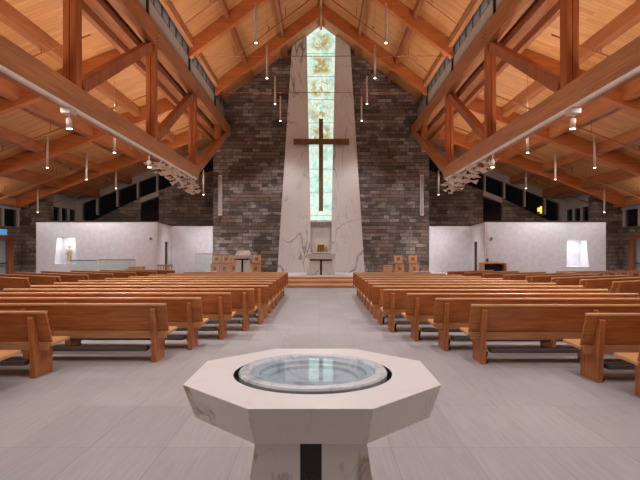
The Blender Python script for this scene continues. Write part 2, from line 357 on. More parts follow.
for s in (-1, 1):
    sd = SIDE[s]
    X = lambda v: s * v
    # clerestory wall with its strip of little windows
    a, b = sorted((X(4.92), X(5.08)))
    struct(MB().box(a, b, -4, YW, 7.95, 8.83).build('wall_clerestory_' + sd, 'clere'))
    wn = struct(MB().box(a, b, -4, YW, 9.33, 9.46).box(a, b, -4, YW, 8.83, 8.87).build('window_%d' % (1 if s < 0 else 2), 'window_frame'))
    fr = MB()
    k = 0; y = -4
    while y < YW:
        fr.box(X(4.94) - .02, X(4.94) + .02, y, y + (.09 if k % 4 == 0 else .05), 8.87, 9.33); y += .75; k += 1
    fr.build('mullion', 'window_frame', wn)
    MB().box(X(4.95) - .005, X(4.95) + .005, -4, YW, 8.87, 9.33).build('pane', 'clere_glass', wn)
    # eave beam over the clerestory
    a, b = sorted((X(4.7), X(4.86)))
    tag(MB().box(a, b, -4, YW, 9.14, nave(4.85)).build('eave_beam', 'beam_y'), f'orange timber eave beam above the {sd} clerestory window strip', 'beam')
    # gable end of the side aisle: stone with stepped strip of dark windows under the slope
    Y0, Y1 = 27.0, 27.3
    g = MB()
    top = lambda x: aisle(x) - .38; bot = lambda x: aisle(x) - 1.28
    xs = [5.3, 6.6, 7.8, 8.85, 9.9, 11.0, 12.1, 13.15]
    g.prism([(X(9.75), 0), (X(14.6), 0), (X(14.6), 2.7), (X(13.15), 2.7), (X(12.7), 3.05), (X(9.75), bot(9.75))], Y0, Y1, 'y')
    g.prism([(X(5.0), 0), (X(8.75), 0), (X(8.75), bot(8.75)), (X(5.0), bot(5.0))], Y0, Y1, 'y')
    g.box(*sorted((X(8.75), X(9.75))), Y0, Y1, 0, 2.6)
    struct(g.build('wall_gable_' + sd, 'stone_b'))
    wn = MB()
    wn.prism([(X(5.0), aisle(5.0)), (X(13.15), aisle(13.15)), (X(13.15), top(13.15)), (X(5.0), top(5.0))], Y0 - .05, Y1, 'y')
    wn.prism([(X(8.75), bot(8.75) + .0), (X(9.75), bot(9.75)), (X(9.75), bot(9.75) - .28), (X(8.75), bot(8.75) - .28)], Y0 - .05, Y1, 'y')
    for x in xs: wn.box(X(x) - .035, X(x) + .035, Y0 - .04, Y1, bot(x), top(x) + .05)
    wn.box(*sorted((X(12.9), X(13.15))), Y0 - .06, Y1, 2.7, aisle(13.1))
    wn = struct(wn.build('window_%d' % (3 if s < 0 else 4), 'white_trim'))
    MB().prism([(X(5.0), top(5)), (X(13.1), top(13.1)), (X(13.1), bot(13.1)), (X(5.0), bot(5.0))], Y0 + .1, Y0 + .12, 'y').box(*sorted((X(8.75), X(9.75))), Y0 + .1, Y0 + .12, 2.6, bot(9.75) - .1).build('pane', 'night_glass', wn)
    # recessed wall between gable and pillar, with its dark windows
    a, b = sorted((X(13.15), X(13.35)))
    struct(MB().box(a, b, 24.5, 27, 0, 2.5).box(a, b, 24.5, 27, 3.8, 4.5).build('wall_recess_' + sd, 'white_trim'))
    wn = MB()
    for y in (24.5, 25.3, 26.1, 26.92): wn.box(a, b, y, y + .08, 2.5, 3.8)
    wn = struct(wn.build('window_%d' % (5 if s < 0 else 6), 'white_trim'))
    MB().box(X(13.25) - .01, X(13.25) + .01, 24.6, 26.9, 2.5, 3.8).build('pane', 'night_glass', wn)
    # stone pillar
    a, b = sorted((X(13.1), X(14.5)))
    struct(MB().box(a, b, 24.0, 24.5, 0, aisle(13.6)).build('wall_pillar_' + sd, 'stone_b'))
    # outer wall: stone below, plaster and windows above, opening for the doors
    a, b = sorted((X(14.4), X(14.6)))
    struct(MB().box(a, b, -4, 20.9, 0, 2.75).box(a, b, 23.4, 24.1, 0, 2.75).box(a, b, 20.9, 23.4, 2.25, 2.75).build('wall_' + sd, 'stone_b'))
    struct(MB().box(a, b, -4, 24.0, 3.55, 4.3).box(a, b, -4, 19, 2.75, 3.55).build('wall_upper_' + sd, 'white_trim'))
    wn = MB()
    for y in (19, 19.9, 20.8, 21.7, 22.6, 23.75): wn.box(a, b, y, y + .13, 2.75, 3.55)
    wn = struct(wn.build('window_%d' % (7 if s < 0 else 8), 'white_trim'))
    MB().box(X(14.5) - .01, X(14.5) + .01, 19.1, 23.8, 2.75, 3.55).build('pane', 'night_glass', wn)
    dr = struct(MB().box(a, b, 23.05, 23.4, 0, 2.25).box(a, b, 20.9, 21.1, 0, 2.25).box(a, b, 21.1, 23.05, 2.12, 2.25).build('door_%d' % (1 if s < 0 else 2), 'door_wood'))
    MB().box(X(14.5) - .02, X(14.5) + .02, 21.1, 23.05, 0, 2.12).build('pane', 'door_glass', dr)
    MB().bar((X(14.38), 21.3, 1.05), (X(14.38), 22.9, 1.05), .04, .05).build('push_bar', 'black', dr)
    MB().box(X(14.5) - .04, X(14.5) + .04, 22.95, 23.05, 0, 2.12).box(X(14.5) - .04, X(14.5) + .04, 21.1, 21.2, 0, 2.12).build('door_stile', 'grey_metal', dr)
    # white partition with lit niche, its return with a dark door, and the low wall beside the sanctuary
    H = 2.87; Yp = 21.8
    n0, n1, m0, m1 = (10.66, 11.62, 10.72, 11.5) if s < 0 else (10.7, 11.68, 10.74, 11.56)          # niche: bottom and top, inner and outer
    z0, z1 = (1.04, 2.22) if s < 0 else (.93, 2.09)
    p = MB()
    p.prism([(X(7.24), 0), (X(n0), 0), (X(n0), z0), (X(m0), z1), (X(m0), H), (X(7.24), H)], Yp, Yp + .3, 'y')
    p.prism([(X(n1), 0), (X(12.42), 0), (X(12.42), H), (X(m1), H), (X(m1), z1), (X(n1), z0)], Yp, Yp + .3, 'y')
    p.prism([(X(n0), 0), (X(n1), 0), (X(n1), z0), (X(n0), z0)], Yp, Yp + .3, 'y')
    p.prism([(X(m0), z1), (X(m1), z1), (X(m1), H), (X(m0), H)], Yp, Yp + .3, 'y')
    p.box(*sorted((X(12.3), X(12.42))), Yp + .3, 24.0, 0, H)
    # niche box behind
    p.box(*sorted((X(n0 - .1), X(n0))), Yp + .3, Yp + .75, z0 - .1, z1 + .1).box(*sorted((X(n1), X(n1 + .1))), Yp + .3, Yp + .75, z0 - .1, z1 + .1)
    p.box(*sorted((X(n0 - .1), X(n1 + .1))), Yp + .75, Yp + .8, z0 - .1, z1 + .1)
    p.box(*sorted((X(n0), X(n1))), Yp + .3, Yp + .75, z0 - .1, z0).box(*sorted((X(n0), X(n1))), Yp + .3, Yp + .75, z1, z1 + .1)
    struct(p.build('wall_partition_' + sd, 'plaster'))
    A = Vector((X(7.24), Yp + .02)); B = Vector((X(7.67), 25.4))
    r = MB(); P = lambda t: A.lerp(B, t)
    def seg(mb, t0, t1, za, zb, w):
        a_, b_ = P(t0), P(t1); return mb.bar((a_.x, a_.y, (za + zb) / 2), (b_.x, b_.y, (za + zb) / 2), w, zb - za)
    seg(r, 0, .5, 0, H, .16); seg(r, .74, 1, 0, H, .16); seg(r, .5, .74, 2.05, H, .16)
    struct(r.build('wall_return_' + sd, 'plaster'))
    d = MB(); seg(d, .5, .74, 0, 2.05, .06); struct(d.build('door_%d' % (3 if s < 0 else 4), 'dark_trim'))
    struct(MB().box(*sorted((X(5.5), X(7.75))), 25.4, 25.6, 0, H).build('wall_low_' + sd, 'plaster'))
    c = MB().box(*sorted((X(7.2), X(12.44))), Yp - .02, Yp + .32, H, H + .05); seg(c, 0, 1, H, H + .05, .2); c.box(*sorted((X(5.5), X(7.8))), 25.38, 25.62, H, H + .05)
    struct(c.build('trim_%d' % (1 if s < 0 else 2), 'dark_trim'))
    area_light('niche_light', (X(11.1), Yp + .2, z1 - .02), (0, 0, 0), .6, .3, 6 if s < 0 else 8, COOL)
    l = area_light('niche_backlight', (X(11.14), Yp + .35, z1 - .1), (math.radians(60), 0, 0), .6, .1, 1.5, COOL)

# raised sanctuary: three wooden-edged steps and marble floor
PZ = .50
for k in range(3):
    y = 21.75 + .32 * k
    struct(MB().box(-6.2, 6.2, y, YW, PZ / 3 * k, PZ / 3 * (k + 1)).build('trim_%d' % (3 + k), 'step'))
for k in range(3):
    y = 21.75 + .32 * k
    tag(MB().box(-6.2, 6.2, y - .012, y + .3, PZ / 3 * (k + 1) - .07, PZ / 3 * (k + 1) + .004).build('step_nosing', 'paper' if k == 2 else 'nosing', None, .004), ['light tread edge of the lowest sanctuary step', 'light tread edge of the middle sanctuary step', 'pale stone edge of the top sanctuary step'][k], 'step edge')  # lower two edges coloured pale to stand for lit treads
struct(MB().box(-6.15, 6.15, 22.71, YW, PZ, PZ + .012).build('floor_sanctuary', 'plaster'))

# marble pylon with tapering window and niche
def pyl():
    yb, yf = YW - .006, YW - .35
    K = .0505
    def lx(z, l0, l1): return l0 + (l1 - l0) * (z - PZ) / (12.4 - PZ)
    po = lambda s, z: (s * lx(z, 2.2, 1.42))                 # outer edge
    wi = lambda s, z: s * (.53 + (.72 - .53) * (z - 3.15) / (12 - 3.15))   # window edge
    m = MB()
    for s in (-1, 1):
        m.prism([(po(s, PZ), PZ), (wi(s, 3.15), PZ), (wi(s, 3.15), 3.15), (wi(s, 12.3), nave(wi(1, 12.3)) - .02), (po(s, 11.8), nave(po(1, 11.8)) - .02)], yf, yb, 'y')
    m.prism([(-.53, PZ), (.53, PZ), (.53, PZ + 1.05), (-.53, PZ + 1.05)], yf, yb, 'y')
    m.box(-.53, .53, yb - .04, yb - .01, PZ + 1.05, 3.1)
    m.box(-.53, .53, yf, yb, 3.05, 3.15)
    o = m.build('marble_pylon', 'marble'); tag(o, 'tall tapering white marble panel framing the glowing window behind the altar', 'wall panel')
    w = MB().prism([(-.54, 3.15), (.54, 3.15), (.73, nave(.73) - .02), (0, nave(0) - .02), (-.73, nave(.73) - .02)], yf + .2, yf + .22, 'y').build('window_9', 'art_glass'); struct(w)
    b = MB()
    z = 11.6
    while z > 3.4: b.box(-wi(1, z), wi(1, z), yf + .17, yf + .2, z - .012, z + .012); z -= 1.17
    b.build('glazing_bar', 'white_metal', w)
pyl()
# wooden cross
cr = thing('wooden_cross', 'large dark wooden cross mounted in front of the glowing window', 'cross', (0, YW - .55, 3.6))
cr.location = (0, YW - .55, 0)
kx = (YW - .55) / 500
MB().box(-.105, .105, -.06, .06, 1.65 + 39 * kx, 1.65 + 131 * kx).build('upright', 'cross', cr, .006)
MB().box(-1.36, 1.4, -.065, .065, 1.65 + 105.5 * kx, 1.65 + 111 * kx).build('crossbar', 'cross', cr, .006)
MB().box(-.03, .03, .06, .38, 4.3, 4.36).box(-.03, .03, .06, .38, 7.9, 7.96).build('wall_bracket', 'dark_metal', cr)

# ------------------------------------------------------------------ roof timbers
PY = [23.1, 18.6, 14.1, 9.6, 5.1, .6]
PN = ['nearest the stone altar wall', 'second from the stone altar wall', 'third from the stone altar wall', 'fourth from the stone altar wall', 'fifth from the stone altar wall', 'sixth from the stone altar wall']
for i, y in enumerate(PY):
    for s in (-1, 1):
        sd = SIDE[s]
        m = MB().prism([(s * .06, nave(.06) - .01), (s * 4.88, nave(4.88) - .01), (s * 4.88, nave(4.88) - .6), (s * .06, nave(.06) - .62)], y - .13, y + .13, 'y')
        tag(m.build('nave_rafter', 'beam_x', None, .012), f'orange timber rafter {PN[i]}, {sd} slope of the high nave roof', 'rafter', 'rafters of the nave roof')
        m = MB().prism([(s * 5.45, aisle(5.45) - .01), (s * 13.99, aisle(13.99) - .01), (s * 13.99, aisle(13.99) - .5), (s * 5.45, aisle(5.45) - .55)], y - .13, y + .13, 'y')
        if i < 5: tag(m.build('aisle_rafter', 'beam_x', None, .012), f'orange timber rafter {PN[i]}, in the low {sd} aisle roof', 'rafter', 'rafters of the aisle roofs')
        tag(MB().box(s * 4.9 - .045, s * 4.9 + .045, y - .04, y + .04, 7.96, 8.86).build('steel_bracket', 'dark_metal'), f'dark steel post {PN[i]} between {sd} truss and nave rafter', 'bracket', 'steel posts along the clerestory')
# purlins between the rafters
ed = [YW] + PY
def bays():
    for i in range(5):
        hi = ed[i] - (.13 if i else 0); lo = ed[i + 1] + .13
        yield i, lo, hi
BN = ['in the bay next to the altar wall', 'in the second bay from the altar wall', 'in the third bay from the altar wall', 'in the fourth bay from the altar wall', 'in the fifth bay from the altar wall']
for i, lo, hi in bays():
    for s in (-1, 1):
        sd = SIDE[s]
        if i < 4:
            for x, wh in ((1.75, 'upper'), (3.45, 'lower')):
                m = MB().hexa([(s * (x + d), yy, nave(x + d) - dz) for dz, lst in ((.3, 0), (.01, 0)) for d, yy in ((-.06, lo), (.06, lo), (.06, hi), (-.06, hi))])
                tag(m.build('nave_purlin', 'beam_p'), f'{wh} timber purlin on the {sd} nave slope, {BN[i]}', 'purlin', 'purlins of the nave roof')
        for k, x in enumerate((6.75, 8.5, 10.25, 12.0)):
            hh = .34 if k % 2 == 0 else .42
            m = MB().hexa([(s * (x + d), yy, aisle(x + d) - dz) for dz in (hh, .01) for d, yy in ((-.075, lo), (.075, lo), (.075, min(hi + (1.5 if i == 0 else 0), 27)), (-.075, min(hi + (1.5 if i == 0 else 0), 27)))])
            tag(m.build('aisle_purlin', 'beam_p'), f'{ORD[k]} purlin out from the {sd} truss, {BN[i]}', 'purlin', 'purlins of the aisle roofs')
for s in (-1, 1):
    sd = SIDE[s]
    a, b = sorted((s * 5.3, s * 5.44))
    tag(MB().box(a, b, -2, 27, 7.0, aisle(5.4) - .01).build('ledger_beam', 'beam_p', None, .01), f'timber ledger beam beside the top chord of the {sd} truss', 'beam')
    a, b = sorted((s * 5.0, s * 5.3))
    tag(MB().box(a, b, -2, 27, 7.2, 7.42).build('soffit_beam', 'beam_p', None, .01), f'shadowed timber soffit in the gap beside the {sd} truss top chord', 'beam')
    a, b = sorted((s * 14.0, s * 14.2))
    tag(MB().box(a, b, -2, 23.95, aisle(14.0) - .42, aisle(14.2) - .01).build('wall_plate', 'beam_y'), f'timber beam along the top of the {sd} outer wall', 'beam')
tag(MB().box(-.06, .06, -2, YW, nave(0) - .25, nave(.06) - .01).build('ridge_beam', 'beam_y', None, .01), 'slim timber ridge beam along the peak of the nave roof', 'beam')

# the two long timber trusses
def truss(s):
    sd = SIDE[s]; xc = s * 4.77; hw = .16
    t = thing('timber_truss', f'long orange timber truss along the {sd} side of the nave', 'truss', (xc, 11, 4.3), 0, 'timber trusses either side of the nave')
    def put(m, n, mat): o = m.build(n, mat, t, .012); o.location = (-xc, -11, -4.3); return o
    put(MB().box(xc - hw, xc + hw, -3, YW - .01, 7.4, 7.95), 'top_chord', 'beam_y')
    put(MB().box(xc - hw, xc + hw, -3, 18.85, 4.32, 4.76), 'bottom_chord', 'beam_y')
    for y in PY[1:]:
        put(MB().box(xc - .13, xc - .005, y - .12, y + .12, 4.76, 7.4).box(xc + .005, xc + .13, y - .12, y + .12, 4.76, 7.4), 'post', 'beam_z')
    put(MB().box(xc - .12, xc + .12, 22.95, 23.2, 6.2, 7.4), 'post', 'beam_z')
    # diagonals rise away from the viewer from one post's foot to the next post's head
    for i in range(1, 5):
        yb, yt = PY[i + 1] + .16, PY[i] - .16
        put(MB().bar((xc, yb + .1, 4.86), (xc, yt - .1, 7.28), .2, .26), 'diagonal_brace', 'beam_z')
    put(MB().bar((xc, 18.55, 4.5), (xc, 25.2, 7.6), .26, .34), 'end_diagonal', 'beam_y')
    # white lighting track under the bottom chord
    tr = put(MB().box(s * 4.64 - .035, s * 4.64 + .035, -3, 18.6, 4.25, 4.32), 'lighting_track', 'white_metal')
    for y in PY[1:]:
        for zz in (7.68,):
            for dy in (-.09, .09):
                for dz in (-.12, 0, .12): put(MB().cyl((s * 4.612, y + dy, zz + dz), (s * 4.595, y + dy, zz + dz), .02, n=8), 'bolt', 'dark_metal')
truss(-1); truss(1)

# tie rods across the nave and sprinkler pipes following the roof slopes
for y, zz, n in ((18.6, 8.86, 'second rafters'), (23.1, 8.93, 'rafters next to the altar wall')):
    tag(MB().cyl((-4.75, y, zz), (4.75, y, zz), .014, n=8).build('tie_rod', 'pipe', None, 0, True), f'thin steel tie rod spanning the nave at the {n}', 'rod')
for i, lo, hi in bays():
    y = (lo + hi) / 2 + .3
    for s in (-1, 1):
        sd = SIDE[s]
        def pipe(f, xa, xb, lbl, grp):
            off = .46
            t = MB().cyl((s * xa, y, f(xa) - off), (s * xb, y, f(xb) - off), .02, n=8).build('sprinkler_pipe', 'pipe', None, 0, True)
            tag(t, lbl, 'pipe', grp)
            x = xa + 1.2
            while x < xb:
                MB().cyl((s * x, y, f(x) - .02), (s * x, y, f(x) - off), .012, n=6).build('hanger', 'pipe', t); x += 2.2
            x = xa + 1.9
            while x < xb:
                MB().cyl((s * x, y, f(x) - off), (s * x, y, f(x) - off + .14), .013, n=6).cyl((s * x, y, f(x) - off + .13), (s * x, y, f(x) - off + .16), .035, n=8).build('sprinkler_head', 'dark_metal', t); x += 3.1
        pipe(aisle, 5.6, 14.2, f'sprinkler pipe under the {sd} aisle roof {BN[i]}', 'sprinkler pipes in the aisles')
        if 0 < i < 3: pipe(nave, .3, 4.5, f'sprinkler pipe under the {sd} nave slope {BN[i]}', 'sprinkler pipes in the nave')

# ------------------------------------------------------------------ pendants
def make_pendant(cable):
    t = thing('pendant_light', 'slim white tube pendant light', 'pendant light', (0, 0, 0), 0, 'tube pendants')
    MB().cyl((0, 0, 0), (0, 0, 1.1), .04, n=20).build('tube', 'pendant', t, 0, True)
    MB().cyl((0, 0, -.012), (0, 0, .0), .033, n=16).build('lens', 'lamp', t)
    MB().cyl((0, 0, 1.1), (0, 0, 1.16), .03, .012, n=12).build('cap', 'white_metal', t)
    MB().cyl((0, 0, 1.15), (0, 0, cable), .005, n=5).build('cable', 'grey_metal', t)
    return t
def place_pendant(x, y, z, top, label, grp, e=130, up=40):
    t = make_pendant(top - z); t.location = (x, y, z); t['label'] = label; t['group'] = grp
    spot('pendant_downlight', (x, y, z - .04), (x, y, 0), e, NEUT, 105, .7, .05)
    spot('pendant_uplight', (x, y, z + 1.25), (x, y, 20), up, WARM, 130, .8, .05)
for s in (-1, 1):
    sd = SIDE[s]
    for k, y in enumerate((23.4, 20.7, 17.6, 14.6, 11.6, 8.6, 5.6, 2.6)):
        place_pendant(s * 1.9, y, 7.7, nave(1.9), f'slim white tube pendant in the {sd} nave row, {ORD[k]} from the altar wall', 'tube pendants over the nave', 195, 26)
    for k, y in enumerate((23.9, 20.9, 17.9, 14.9, 11.9, 8.9)):
        place_pendant(s * 9.8, y, 4.6, aisle(9.8), f'slim white tube pendant over the middle of the {sd} aisle, {ORD[k]} from altar', 'tube pendants in the side aisles', 130, 52)
    for k, y in enumerate((23.9, 13.6)):
        place_pendant(s * 5.62, y, 4.3, aisle(5.62), f'slim white tube pendant close outside the {sd} truss, {ORD[k]} from the altar', 'tube pendants beside the trusses', 150, 22 if k else 2)
    place_pendant(s * 12.75, 22.5, 3.35, aisle(12.75), f'slim white tube pendant in front of the {sd} stone pillar', 'tube pendants by the pillars', 130, 16)

# track heads on the trusses
def track_head(x, y, label, tgt, e, box=False):
    t = thing('track_spotlight', label, 'spotlight', (x, y, 4.25), 0, 'spotlights under the trusses')
    if box: MB().box(-.09, .09, -.12, .12, -.11, 0).build('driver_box', 'pendant', t, .008)
    MB().cyl((0, 0, 0), (0, 0, -.2), .012, n=8).build('stem', 'white_metal', t)
    MB().cyl((0, 0, -.18), (0, .02, -.36), .05, .055, n=16).build('lamp_head', 'pendant', t, 0, True)
    MB().cyl((0, .02, -.36), (0, .021, -.372), .046, n=16).build('lens', 'lamp', t)
    spot('track_spot', (x, y + .03, 3.84), tgt, e, NEUT, 110, .7, .04)
for s in (-1, 1):
    sd = SIDE[s]
    track_head(s * 4.64, 9.2, f'white spotlight with square box under the {sd} truss, nearest the viewer', (s * 4.2, 10.5, 0), 300, True)
    track_head(s * 4.64, 13.5, f'small white spotlight before the paper birds on the {sd} truss', (s * 5.6, 16, 0), 30)
    # wall-wash spots on the white partitions (bare light sources, no fixtures built)
    spot('partition_wash', (s * 9.0, 18.8, 5.3), (s * 9.3, 21.9, 1.6), 300, COOL, 110, .9, .2)
    spot('partition_wash', (s * 12.2, 20.6, 4.3), (s * 12.2, 21.9, 2.2), 70, COOL, 80, .9, .1)
    spot('low_wall_wash', (s * 6.4, 22.4, 6.4), (s * 6.5, 25.4, 1.2), 220, NEUT, 70, .9, .1)
    spot('stone_wash', (s * 4.2, 23.4, 6.9), (s * 4.6, 25.5, 2.2), 200, NEUT, 60, .9, .1)
    spot('pylon_wash', (s * 3.0, 18.6, 8.7), (s * 1.2, 25.2, 3.5), 330, NEUT, 46, .9, .1)
    spot('aisle_front', (s * 9, 9, 5.4), (s * 9, 14, 0), 110, NEUT, 120, .9, .2)

# ------------------------------------------------------------------ folded paper birds hanging below the trusses
def bird_mesh():
    m = MB()
    v = [(0, .11, 0), (0, -.1, .02), (-.025, 0, .02), (.025, 0, .02), (0, 0, -.03), (-.13, -.02, .07), (.13, -.03, .06), (0, .15, .05), (0, -.16, .05)]
    m.v = v; m.f = [[0, 2, 4], [0, 4, 3], [1, 4, 2], [1, 3, 4], [0, 3, 2], [1, 2, 3], [2, 5, 0], [2, 1, 5], [3, 0, 6], [3, 6, 1], [0, 7, 2], [1, 2, 8]]
    return m
bird0 = None; spots = []
for s in (-1, 1):
    lab = f'small white folded paper bird in the cluster hanging below the {SIDE[s]} truss'
    for i in range(85):
        for _ in range(30):
            y = 14.0 + 4.7 * random.random() ** .75
            dz = random.uniform(.12, .24 + .36 * min(1, (y - 13.6) / 4))
            z = 4.3 - dz; x = s * (4.77 + random.uniform(-.26, .22))
            if all((Vector((x, y, z)) - q).length > .17 for q in spots): break
        spots.append(Vector((x, y, z)))
        if bird0 is None:
            bird0 = bird_mesh().build('paper_bird', 'crystal'); o = bird0
            MB().cyl((0, 0, 0), (0, 0, .5), .002, n=3).build('thread', 'white_metal', o)
        else: o = copy_tree(bird0)
        o.location = (x, y, z); sc = random.uniform(.8, 1.15); o.scale = (sc, sc, sc)
        o.rotation_euler = (random.uniform(-.4, .4), random.uniform(-.4, .4), random.uniform(0, 6.28))
        for c in o.children:   # the thread hangs plumb and reaches the chord
            c.matrix_local = o.rotation_euler.to_matrix().inverted().to_4x4() @ Matrix.Diagonal((1 / sc, 1 / sc, (4.31 - z) / .5 / sc, 1))
        tag(o, lab, 'paper bird', f'paper birds below the {SIDE[s]} truss')

# ------------------------------------------------------------------ baptismal font
ft = thing('baptismal_font', 'octagonal cream marble baptismal font with round grey basin in the aisle foreground', 'font', (-.044, 2.735, 0))
def octo(w): a = w * .4142; return [(-a, -w), (a, -w), (w, -a), (w, a), (a, w), (-a, w), (-w, a), (-w, -a)]
def ring_slab(w_top, w_bot, z1, z0, hole, deep, n=64):
    """octagonal tapered block with a round recess"""
    bm = bmesh.new()
    T = [bm.verts.new((x, y, z1)) for x, y in octo(w_top)]; B = [bm.verts.new((x, y, z0)) for x, y in octo(w_bot)]
    for i in range(8): j = (i + 1) % 8; bm.faces.new((B[i], B[j], T[j], T[i]))
    bm.faces.new(B[::-1])
    C = [bm.verts.new((hole * math.cos(2 * math.pi * (i - .0) / n), hole * math.sin(2 * math.pi * i / n), z1)) for i in range(n)]
    D = [bm.verts.new((v.co.x, v.co.y, z1 - deep)) for v in C]
    for i in range(n): j = (i + 1) % n; bm.faces.new((C[i], C[j], D[j], D[i]))
    bm.faces.new(D)
    # top: join each octagon corner to its arc of the circle
    ang = [math.atan2(v.co.y, v.co.x) % (2 * math.pi) for v in T]
    order = sorted(range(8), key=lambda k: ang[k])
    idx = [round(ang[k] / (2 * math.pi) * n) % n for k in order]
    for q in range(8):
        k0, k1 = order[q], order[(q + 1) % 8]; i0, i1 = idx[q], idx[(q + 1) % 8]
        arc = []; i = i0
        while True:
            arc.append(C[i]);
            if i == i1: break
            i = (i + 1) % n
        bm.faces.new([T[k0], T[k1]] + arc[::-1])
    bmesh.ops.recalc_face_normals(bm, faces=bm.faces[:])
    me = bpy.data.meshes.new('bowl'); bm.to_mesh(me); bm.free(); return me
me = ring_slab(.64, .585, .985, .815, .428, .1); me.materials.append(M['font']); me.materials.append(M['black']); me.materials.append(M['font_top'])
for pl in me.polygons:
    if abs(pl.normal.z) < .01 and all(math.hypot(*me.vertices[v].co[:2]) < .45 for v in pl.vertices): pl.material_index = 1  # recess sides and floor coloured black for the shaded gap around the basin
    elif pl.normal.z > .9 and pl.center.z > .98: pl.material_index = 2
    elif pl.center.z < .89 and pl.center.z > .88: pl.material_index = 1
bowl = bpy.data.objects.new('bowl', me); COL.objects.link(bowl); bowl.parent = ft
md = bowl.modifiers.new('bevel', 'BEVEL'); md.width = .004; md.segments = 2; md.limit_method = 'ANGLE'
def ped(z0, z1, h0, h1, d0, d1, m=None, sx0=-1, sx1=1, grow=0):
    """tapered block, half widths h0 (bottom) h1 (top), half depths d0, d1; sx limits a vertical slice as fractions"""
    m = m or MB()
    return m.hexa([(sx0 * h0, -d0, z0), (sx1 * h0, -d0, z0), (sx1 * h0, d0, z0), (sx0 * h0, d0, z0), (sx0 * h1, -d1, z1), (sx1 * h1, -d1, z1), (sx1 * h1, d1, z1), (sx0 * h1, d1, z1)])
pd = MB()
hb, ht = .365, .243
# two cheeks with the black stone slot between them
for a, b in ((-1, None), (None, 1)):
    x0b, x0t = (-hb, -ht) if a else (.047, .047); x1b, x1t = (-.047, -.047) if a else (hb, ht)
    pd.hexa([(x0b, -hb - .2, 0), (x1b, -hb - .2, 0), (x1b, hb + .2, 0), (x0b, hb + .2, 0), (x0t, -.56, .815), (x1t, -.56, .815), (x1t, .56, .815), (x0t, .56, .815)])
pd.build('pedestal', 'font', ft, .003)
MB().hexa([(-.047, -hb - .185, 0), (.047, -hb - .185, 0), (.047, hb + .185, 0), (-.047, hb + .185, 0), (-.047, -.545, .815), (.047, -.545, .815), (.047, .545, .815), (-.047, .545, .815)]).build('black_inlay', 'black_stone', ft)
bas = MB().lathe([(.30, .885), (.402, .89), (.402, .99), (.396, 1.0), (.388, 1.003), (.348, 1.003), (.342, .998), (.335, .985), (.292, .983), (.288, .965), (.243, .963), (.238, .945), (.02, .94), (.0, .94)], 96).build('basin', 'basin', ft)
wt = MB(); wt.v = [(.338 * math.cos(math.pi * i / 48), -.338 * math.sin(math.pi * i / 48), .9935) for i in range(96)]; wt.f = [list(range(96))]
wt.build('water', 'water', ft)

# ------------------------------------------------------------------ pews
def make_pew(x0, x1, y, label, group, rz=0, flip=False):
    """back runs along local x from 0 to L; the row faces local +y; rear foot at y=0"""
    Lg = x1 - x0
    t = thing('church_pew', label, 'pew', (x0, y, 0), rz, group)
    MB().prism([(-.03, .84), (.005, .84), (.15, .44), (.118, .44)], 0, Lg).build('backrest', 'pew', t, .004)
    MB().prism([(-.05, .838), (.02, .838), (.02, .862), (.01, .87), (-.04, .87), (-.05, .862)], 0, Lg).build('top_rail', 'pew_cap', t, .003)
    MB().box(.02, Lg - .02, .07, .105, .345, .452).build('lower_rail', 'pew_rail', t, .004)
    MB().prism([(.125, .425), (.58, .445), (.59, .43), (.585, .405), (.125, .39)], .0, Lg).build('seat', 'pew_seat', t, .004)
    pr = [(0, 0), (.42, 0), (.43, .39), (.16, .39), (.118, .44), (-.02, .79), (-.045, .80), (-.06, .775), (-.02, .42)]
    n = max(2, int(round(Lg / 2.1)) + 1)
    for k in range(n):
        x = .15 + (Lg - .3 - .07) * k / (n - 1)
        MB().prism(pr, x, x + .07).build('end_panel' if k in (0, n - 1) else 'support', 'pew_end', t, .005)
    kn = MB().box(.3, Lg - .3, .03, .17, .155, .215).build('kneeler', 'pad', t, .012)
    for k in range(n):
        x = .2 + (Lg - .5) * k / (n - 1) + .06
        MB().bar((x, .1, .16), (x, .2, .03), .03, .03).box(x - .02, x + .02, .08, .34, .005, .03).build('bracket', 'black', kn)
    return t
rowsL = [5.45, 6.42, 7.33, 8.25, 9.2] + [10.12 + .95 * k for k in range(9)]
endL = [-3.62, -3.52, -2.27, -1.98, -1.66, -1.36] + [-1.17] * 8
rowsR = [5.3, 6.2, 7.2, 8.15, 9.05] + [10.0 + .95 * k for k in range(9)]
endR = [3.44, 3.28, 2.16, 1.86, 1.55, 1.25] + [1.13] * 8
def rowname(k):
    return 'nearest the viewer' if k == 0 else ('farthest from the font' if k == 13 else f'{ORD[k]} row from the front of the picture')
for k in range(14):
    y = rowsL[k]; xl = -6.4 if y < 12.6 else -6.4 + .3 * (y - 12.6)
    make_pew(xl, endL[k], y, f'oak pew left of the aisle, {rowname(k)}', 'pews left of the centre aisle')
    y = rowsR[k]; xr = 5.72 if y < 11.4 else 5.72 - .3 * (y - 11.4)
    make_pew(endR[k], xr, y, f'oak pew right of the aisle, {rowname(k)}', 'pews right of the centre aisle')
# angled side blocks
for k in range(-3, 5):
    R = Vector((-7.36 + .42 * k, 15.8 + .9 * k)); ang = math.radians(-30); ln = 4.1 if k < 2 else 4.1 - .45 * (k - 1)
    o = make_pew(0, ln, 0, f'oak pew in the angled block by the left aisle, {ORD[4 - k]} from its altar end', 'angled pews on the left')
    o.location = (R.x - math.cos(ang) * ln, R.y - math.sin(ang) * ln, 0); o.rotation_euler = (0, 0, ang)
for k in range(-3, 6):
    R = Vector((6.5 - .37 * k, 14.1 + .85 * k)); ang = math.radians(28); ln = 3.5 if k < 3 else 3.5 - .4 * (k - 2)
    o = make_pew(0, ln, 0, f'oak pew in the angled block by the right aisle, {ORD[5 - k]} from its altar end', 'angled pews on the right')
    o.location = (R.x, R.y, 0); o.rotation_euler = (0, 0, ang)

